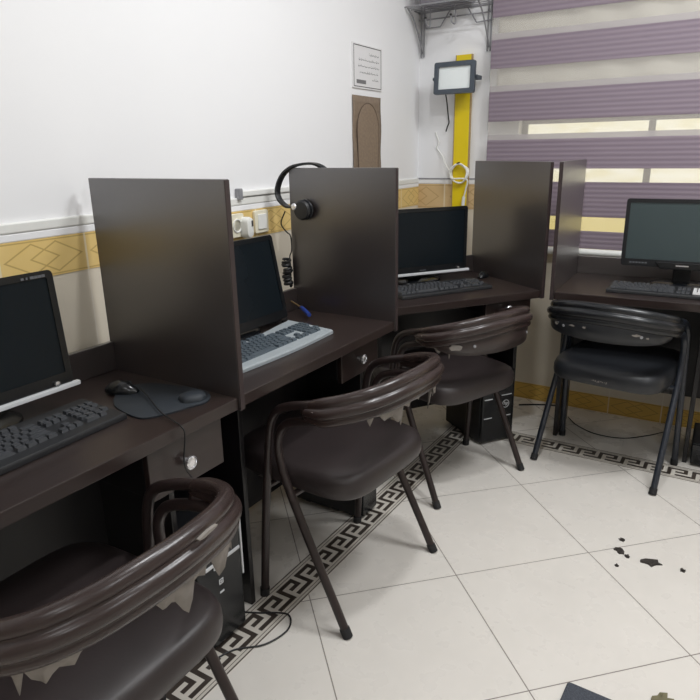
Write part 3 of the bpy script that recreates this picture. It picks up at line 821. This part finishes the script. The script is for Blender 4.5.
# sign and print
t = on_left('wall_notice', 'small white framed notice with lines of writing, above the brown print', 'notice', 1.639, 1.689, .0)
bm = B(); box(bm, -.142, .142, -.006, 0, -.092, .092); link_mesh('sheet', bm, 'paper', t, False)
bm = B(); W2, H2 = .132, .086
for a in ((-W2, W2, H2 - .003, H2), (-W2, W2, -H2, -H2 + .003), (-W2, -W2 + .003, -H2, H2), (W2 - .003, W2, -H2, H2)):
    box(bm, a[0], a[1], -.0068, -.005, a[2], a[3])
link_mesh('printed_frame', bm, 'ink', t, False)
bm = B(); rn = random.Random(11)
for k, (xa, xb) in enumerate(((.02, .105), (-.09, .11), (-.09, .11), (-.075, .10), (.045, .10))):
    zz = .052 - k * .026; x = xb
    while x > xa:
        w = .008 + rn.random() * .018
        pts = [(max(xa, x - w * f), -.0064, zz + .0022 * math.sin(f * 7 + k) + (.002 if rn.random() > .6 else 0)) for f in (0, .25, .5, .75, 1)]
        tube(bm, pts, .0011, 5)
        if rn.random() > .4: box(bm, x - w * .5, x - w * .5 + .0025, -.0066, -.0055, zz + .006, zz + .0085)
        x -= w + .005
box(bm, -.108, -.02, -.0068, -.0055, -.072, -.056)
link_mesh('writing', bm, 'ink_soft', t, False)
t = on_left('wall_print', 'tall brown printed sheet with an arch, taped under the white notice', 'poster', 1.632, 1.332, .0)
bm = B(); rws = []
for j in range(13):
    zz = -.13 + .365 * j / 12
    rws.append([(x, -.003 - .004 * (1 + math.sin(j * .9 + x * 9)) * .5, zz) for x in [-.138 + .276 * k / 12 for k in range(13)]])
rings_mesh(bm, rws, False, False, False); o = link_mesh('sheet', bm, 'print', t); sm = o.modifiers.new('solid', 'SOLIDIFY'); sm.thickness = .001
bm = B(); arch = [(-.095, -.115)] + [(-.105 * math.cos(a), .09 + .115 * math.sin(a)) for a in [PI * k / 16 for k in range(17)]] + [(.095, -.115)]
prism(bm, arch, -.0092, -.0080, 0, 'y'); link_mesh('arch_motif', bm, 'print_arch', t, False)
bm = B(); tube(bm, [(p[0], -.0090, p[1]) for p in arch], .0018, 6); link_mesh('arch_outline', bm, 'print_dark', t)

# headphones straddling the rear top corner of the second divider
t = thing('headphones', 'black over ear headphones hooked over the top corner of the second divider', 'headphones', (-1.42, 1.93, 1.10), 0)
HL = t.location
band = catmull([(-1.420, 1.912, 1.138), (-1.458, 1.914, 1.140), (-1.492, 1.917, 1.165), (-1.501, 1.921, 1.200), (-1.482, 1.928, 1.246), (-1.444, 1.936, 1.276), (-1.395, 1.945, 1.2870), (-1.350, 1.955, 1.2850), (-1.318, 1.972, 1.262), (-1.305, 1.985, 1.225), (-1.310, 1.990, 1.19)], 6)
rings = []
for i, p in enumerate(band):
    a = band[max(0, i - 1)]; b = band[min(len(band) - 1, i + 1)]; T = (b - a).normalized()
    Sd = Vector((.25, 1, 0)).normalized(); Nn = T.cross(Sd).normalized(); Sd = Nn.cross(T).normalized()
    rings.append([p - HL + Nn * u_ + Sd * v_ for u_, v_ in ((-.003, -.011), (.004, -.011), (.0055, .0), (.004, .011), (-.003, .011), (-.0045, 0))])
bm = B(); rings_mesh(bm, rings); link_mesh('headband', bm, 'black_plastic', t)
for pos, out in (((-1.385, 1.912, 1.128), -1), ((-1.305, 1.992, 1.165), 1)):
    mt = Matrix.Translation(Vector(pos) - HL) @ Matrix.Rotation(R(90) * (1 if out < 0 else -1), 4, 'X')
    bm = B(); lathe(bm, [(0, -.010), (.028, -.010), (.034, -.004), (.036, .006), (.030, .013), (0, .015)], 24, mt); ec = link_mesh('earcup', bm, 'black_plastic', t)
    bm = B(); lathe(bm, [(.020, -.020), (.034, -.019), (.037, -.013), (.035, -.008), (.02, -.008)], 24, mt); link_mesh('ear_cushion', bm, 'vinyl_black_seat', ec)
    bm = B(); lathe(bm, [(0, .0), (.012, .0), (.013, .012), (.009, .017), (0, .018)], 16, mt @ Matrix.Translation((-.030, .012, 0))); link_mesh('hinge', bm, 'chrome', ec)
bm = B(); tube(bm, catmull([Vector(p) - HL for p in ((-1.475, 1.925, 1.12), (-1.50, 1.93, 1.075), (-1.478, 1.93, 1.045), (-1.455, 1.925, 1.03), (-1.452, 1.925, .98), (-1.462, 1.925, .955), (-1.458, 1.92, .93))], 8), .0025, 7); link_mesh('cable', bm, 'cable', t)
# black coil and plug behind the tilted monitor
bm = B(); pts = []
for k in range(120):
    a = k * .62; pts.append((-1.470 + .013 * math.cos(a) + .004 * math.sin(k * .11), 1.915 + .014 * math.sin(a), .842 + .00085 * k + .003 * math.sin(a * .37)))
tube(bm, catmull(pts, 3), .0055, 7); tag(link_mesh('coiled_cable', bm, 'cable'), 'coiled black cable bunched against the second divider by the wall', 'cable')

# ------------------------------------------------------------------ on the back wall
t = thing('yellow_board', 'tall narrow bright yellow board standing against the back wall in the corner', 'board', (0, YB, 0))
bm = B(); prism(bm, [(-1.398, .30), (-1.313, .30), (-1.313, 1.782), (-1.393, 1.782)], -.030, -.012, 0, 'y'); link_mesh('board', bm, 'yellow', t, False, .002)
bm = B(); prism(bm, [(-1.402, .30), (-1.3975, .30), (-1.3925, 1.782), (-1.397, 1.782)], -.0295, -.012, 0, 'y'); prism(bm, [(-1.3135, .30), (-1.309, .30), (-1.309, 1.782), (-1.3135, 1.782)], -.0295, -.012, 0, 'y'); link_mesh('shaded_edge', bm, 'yellow_shaded', t, False)
t = thing('flood_light', 'dark grey rectangular flood light with a white lens mounted on the yellow board', 'flood light', (-1.364, YB - .115, 1.668), 0)
mt = Matrix.Rotation(R(-3), 4, 'X')
bm = B(); o_ = rrect(.215, .150, .010); i_ = rrect(.170, .105, .004)
rings_mesh(bm, [[mt @ Vector((p[0], y, p[1])) for p in rr] for rr, y in ((i_, .004), (i_, -.012), (o_, -.012), (o_, .010), (rrect(.19, .125, .02), .032), (rrect(.12, .07, .02), .045))], False, True); link_mesh('housing', bm, 'flood_grey', t)
bm = B(); box(bm, -.086, .086, -.003, .002, -.0535, .0535, 0, mt); link_mesh('lens', bm, 'flood_glass', t, False)
bm = B()
for sx in (-1, 1): box(bm, sx * .109 - .0015, sx * .109 + .0015, .0, .082, -.010, .008)
box(bm, -.1105, .1105, .078, .0835, -.010, .008); link_mesh('bracket', bm, 'flood_grey', t, False)
for sx in (-1, 1):
    bm = B(); lathe(bm, [(0, 0), (.008, 0), (.008, .006), (.005, .008), (0, .008)], 14, Matrix.Translation((sx * .112, .004, .0)) @ Matrix.Rotation(sx * PI / 2, 4, 'Y')); link_mesh('bracket_bolt', bm, 'flood_grey', t)
bm = B(); tube(bm, catmull([(-.065, .035, -.06), (-.066, .06, -.10), (-.067, .09, -.18), (-.066, .098, -.205), (-.075, .10, -.225), (-.083, .10, -.25)], 6), .0035, 7)
link_mesh('power_cable', bm, 'cable', t)
# white cable coil on the board
t = thing('white_cable', 'loop of white cable tied to the yellow board', 'cable', (-1.352, YB - .038, 1.205), 0)
bm = B(); lp = []
for k in range(40):
    a = k * .42; lp.append((.048 * math.cos(a) + .004 * math.sin(k), -.004 - .0004 * k + .003 * math.sin(k * 1.7), .046 * math.sin(a) + .003 * math.cos(k * 1.3)))
lp += [(.045, -.012, -.03), (.040, -.008, -.08), (.030, -.006, -.12)]
tube(bm, catmull(lp, 4), .0042, 7); link_mesh('loop', bm, 'white_plastic', t)
bm = B(); tube(bm, [(.030, -.006, -.12), (.026, -.006, -.165)], .009, 10); link_mesh('plug', bm, 'white_plastic', t)
bm = B(); tube(bm, [(-.012, -.016, .05), (.004, -.018, .056)], .004, 8); link_mesh('cable_tie', bm, 'cable', t)
bm = B(); tube(bm, catmull([(-.05, 0, .0), (-.09, .012, .05), (-.115, .028, .09), (-.15, .034, .13), (-.14, .034, .16), (-.16, .034, .21)], 6), .003, 7); link_mesh('lead', bm, 'white_plastic', t)
# wire wall shelf
t = thing('wire_shelf', 'grey wire wall shelf with hooks near the ceiling corner', 'wall shelf', (-1.41, YB, 2.0), 0)
x0, x1, yf = -.205, .196, -.19
bm = B(); tube(bm, [(x0, -.004, 0), (x0, yf, 0), (x1, yf, 0), (x1, -.004, 0)], .0042, 8); tube(bm, [(x0, yf, .045), (x1, yf, .045)], .004, 8)
tube(bm, [(x0, yf, .045), (x0, yf, 0)], .004, 8); tube(bm, [(x1, yf, .045), (x1, yf, 0)], .004, 8); 
tube(bm, [(x0, -.004, 0), (x1, -.004, 0)], .004, 8)
link_mesh('rim', bm, 'steel_dark', t)
bm = B()
for k in range(1, 5): yy = yf * k / 5; tube(bm, [(x0, yy, 0), (x1, yy, 0)], .0024, 6)
link_mesh('shelf_wires', bm, 'steel_dark', t)
for sx, xx in ((-1, x0 + .02), (1, x1 - .02)):
    bm = B(); tube(bm, [(xx - .008, -.006, .03), (xx - .008, -.006, -.21), (xx + .008, -.006, -.21), (xx + .008, -.006, .03)], .004, 8)
    tube(bm, catmull([(xx, -.006, -.19), (xx, -.05, -.12), (xx, -.12, -.04), (xx, yf, 0)], 5), .004, 8); link_mesh('bracket', bm, 'steel_dark', t)
bm = B()
for a in ((-.17, -.03), (.06, .20)):
    tube(bm, [(a[0], -.012, 0), (a[0] + .005, -.012, -.075), (a[1] - .055, -.012, -.075), (a[1], -.012, 0)] if a[0] < 0 else [(a[0], -.012, 0), (a[0] + .05, -.012, -.075), (a[1], -.012, -.07)], .0032, 7)
tube(bm, [(x0, -.012, -.035), (x1, -.012, -.035)], .0032, 7)
link_mesh('lower_wire', bm, 'steel_dark', t)
for xx in (-.10, .035):
    bm = B(); tube(bm, catmull([(xx, -.10, 0), (xx, -.10, -.06), (xx, -.105, -.085), (xx - .008, -.125, -.08), (xx - .012, -.13, -.05)], 5), .0032, 7); h = link_mesh('hook', bm, 'steel_dark', t)
    bm = B(); bmesh.ops.create_icosphere(bm, subdivisions=2, radius=.006, matrix=Matrix.Translation((xx - .012, -.13, -.048))); link_mesh('hook_tip', bm, 'rubber', h)
t = thing('storage_basket', 'grey violet fabric basket sitting on the wire shelf', 'basket', (-1.42, YB - .10, 2.005), 0)
bm = B(); rings_mesh(bm, [[(x, y, z) for x, y in rrect(w, d, .025)] for w, d, z in ((.24, .14, 0), (.25, .15, .01), (.265, .16, .10), (.275, .165, .13), (.26, .15, .13), (.24, .13, .02))]); link_mesh('tub', bm, 'mesh_grey', t)
bm = B(); tube(bm, [(x, y, .13) for x, y in rrect(.27, .16, .025)], .006, 8, True); link_mesh('rim', bm, 'mesh_grey', t)

# ------------------------------------------------------------------ on the floor
def scrap(loc, r, label, mat='scrap', seed=1, group=None, el=1.0):
    rn = random.Random(seed); pts = []
    for k in range(14):
        a = 2 * PI * k / 14; q_ = r * (.55 + .6 * rn.random()); pts.append((q_ * math.cos(a) * el, q_ * math.sin(a)))
    bm = B(); rings_mesh(bm, [[(x, y, 0) for x, y in pts], [(x * .95, y * .95, .003 + .004 * rn.random()) for x, y in pts], [(x * .4, y * .4, .003 + .004 * rn.random()) for x, y in pts]])
    o = link_mesh('floor_scrap', bm, mat, None, False); o.location = loc; o.rotation_euler = (0, 0, rn.random() * 3)
    return tag(o, label, 'scrap', group)
G = 'dark scraps on the floor tiles'
scrap((-.128, 2.068, 0), .034, 'largest ragged black scrap lying on the pale floor tiles', seed=3, group=G, el=.7)
scrap((-.226, 2.086, 0), .020, 'small brown scrap on the tile joint, left of the largest scrap', seed=5, group=G, el=.8)
scrap((-.199, 2.064, 0), .009, 'tiny dark crumb between the largest scrap and the brown scrap', seed=6, group=G)
scrap((-.219, 1.995, 0), .008, 'tiny dark crumb nearest the viewer, below the brown scrap', seed=7, group=G)
scrap((-.231, 2.158, 0), .011, 'tiny dark crumb furthest back, above the brown scrap', seed=8, group=G)
scrap((-.031, 2.075, 0), .010, 'tiny dark crumb by itself right of the largest scrap', seed=9, group=G)
scrap((-.022, 1.478, 0), .022, 'olive brown scrap on the floor beside the charcoal mat', 'olive', 10, G, 1.6)
# charcoal mat, its far corner in view
bm = B(); ol = rrect(.60, .40, .008); rings_mesh(bm, [[(x, y, z) for x, y in inset] for inset, z in ((ol, 0), (ol, .005), (rrect(.594, .394, .008), .008))])
bm.transform(Matrix.Translation((.30, -.20, 0)))
o = link_mesh('floor_mat', bm, 'carpet', None); o.location = (-.237, 1.417, 0); o.rotation_euler = (0, 0, R(-2)); tag(o, 'charcoal carpet mat at the bottom edge of the photo', 'mat')
# floor cables
def floor_cable(pts, r, label, mat='cable'):
    bm = B(); tube(bm, catmull(pts, 8), r, 7); return tag(link_mesh('floor_cable', bm, mat), label, 'cable')
floor_cable([(-1.15, 1.185, .004), (-1.10, 1.21, .004), (-1.02, 1.25, .004), (-.98, 1.20, .004), (-1.00, 1.12, .004), (-1.06, 1.06, .004), (-1.085, 1.0, .004)], .0026, 'thin black cable looping over the floor border beside the nearest tower')
floor_cable([(-.93, 3.20, .004), (-.90, 3.22, .004), (-.82, 3.265, .004), (-.74, 3.29, .004)], .004, 'thin black cable on the floor by the baseboard in the gap between desks')
floor_cable([(-.66, 3.16, .004), (-.60, 3.08, .004), (-.50, 3.02, .004), (-.38, 3.03, .004), (-.28, 3.12, .004), (-.22, 3.2, .004)], .0025, 'black cable curving over the floor under the window desk')

# ------------------------------------------------------------------ light
def area(name, loc, rot, size, power, col=(1, 1, 1), shape='DISK', sy=None):
    l = bpy.data.lights.new(name, 'AREA'); l.shape = shape; l.size = size; l.energy = power; l.color = col
    if sy: l.size_y = sy
    o = bpy.data.objects.new(name, l); C.objects.link(o); o.location = loc; o.rotation_euler = rot; return o
LC = (.965, .985, 1.0)
area('ceiling_lamp', (-.36, 1.40, 2.93), (0, 0, 0), .14, 19, LC)
for x, y, p in ((.35, 2.15, 38), (1.5, .6, 14), (-.2, -.9, 7), (1.4, -1.6, 16)):  # unseen fill lamps, added to even out the light
    area('fill_lamp', (x, y, 2.93), (0, 0, 0), .6, p, LC, 'SQUARE')
w = bpy.data.worlds.new('world'); S.world = w; w.use_nodes = True
w.node_tree.nodes['Background'].inputs[0].default_value = (.9, .93, 1, 1); w.node_tree.nodes['Background'].inputs[1].default_value = .3

S.view_settings.view_transform = 'Standard'; S.view_settings.look = 'None'
S.view_settings.gamma = 1; S.view_settings.exposure = 0.0
S.view_settings.use_curve_mapping = False
S.cycles.use_denoising = True
S.cycles.max_bounces = 10; S.cycles.diffuse_bounces = 6
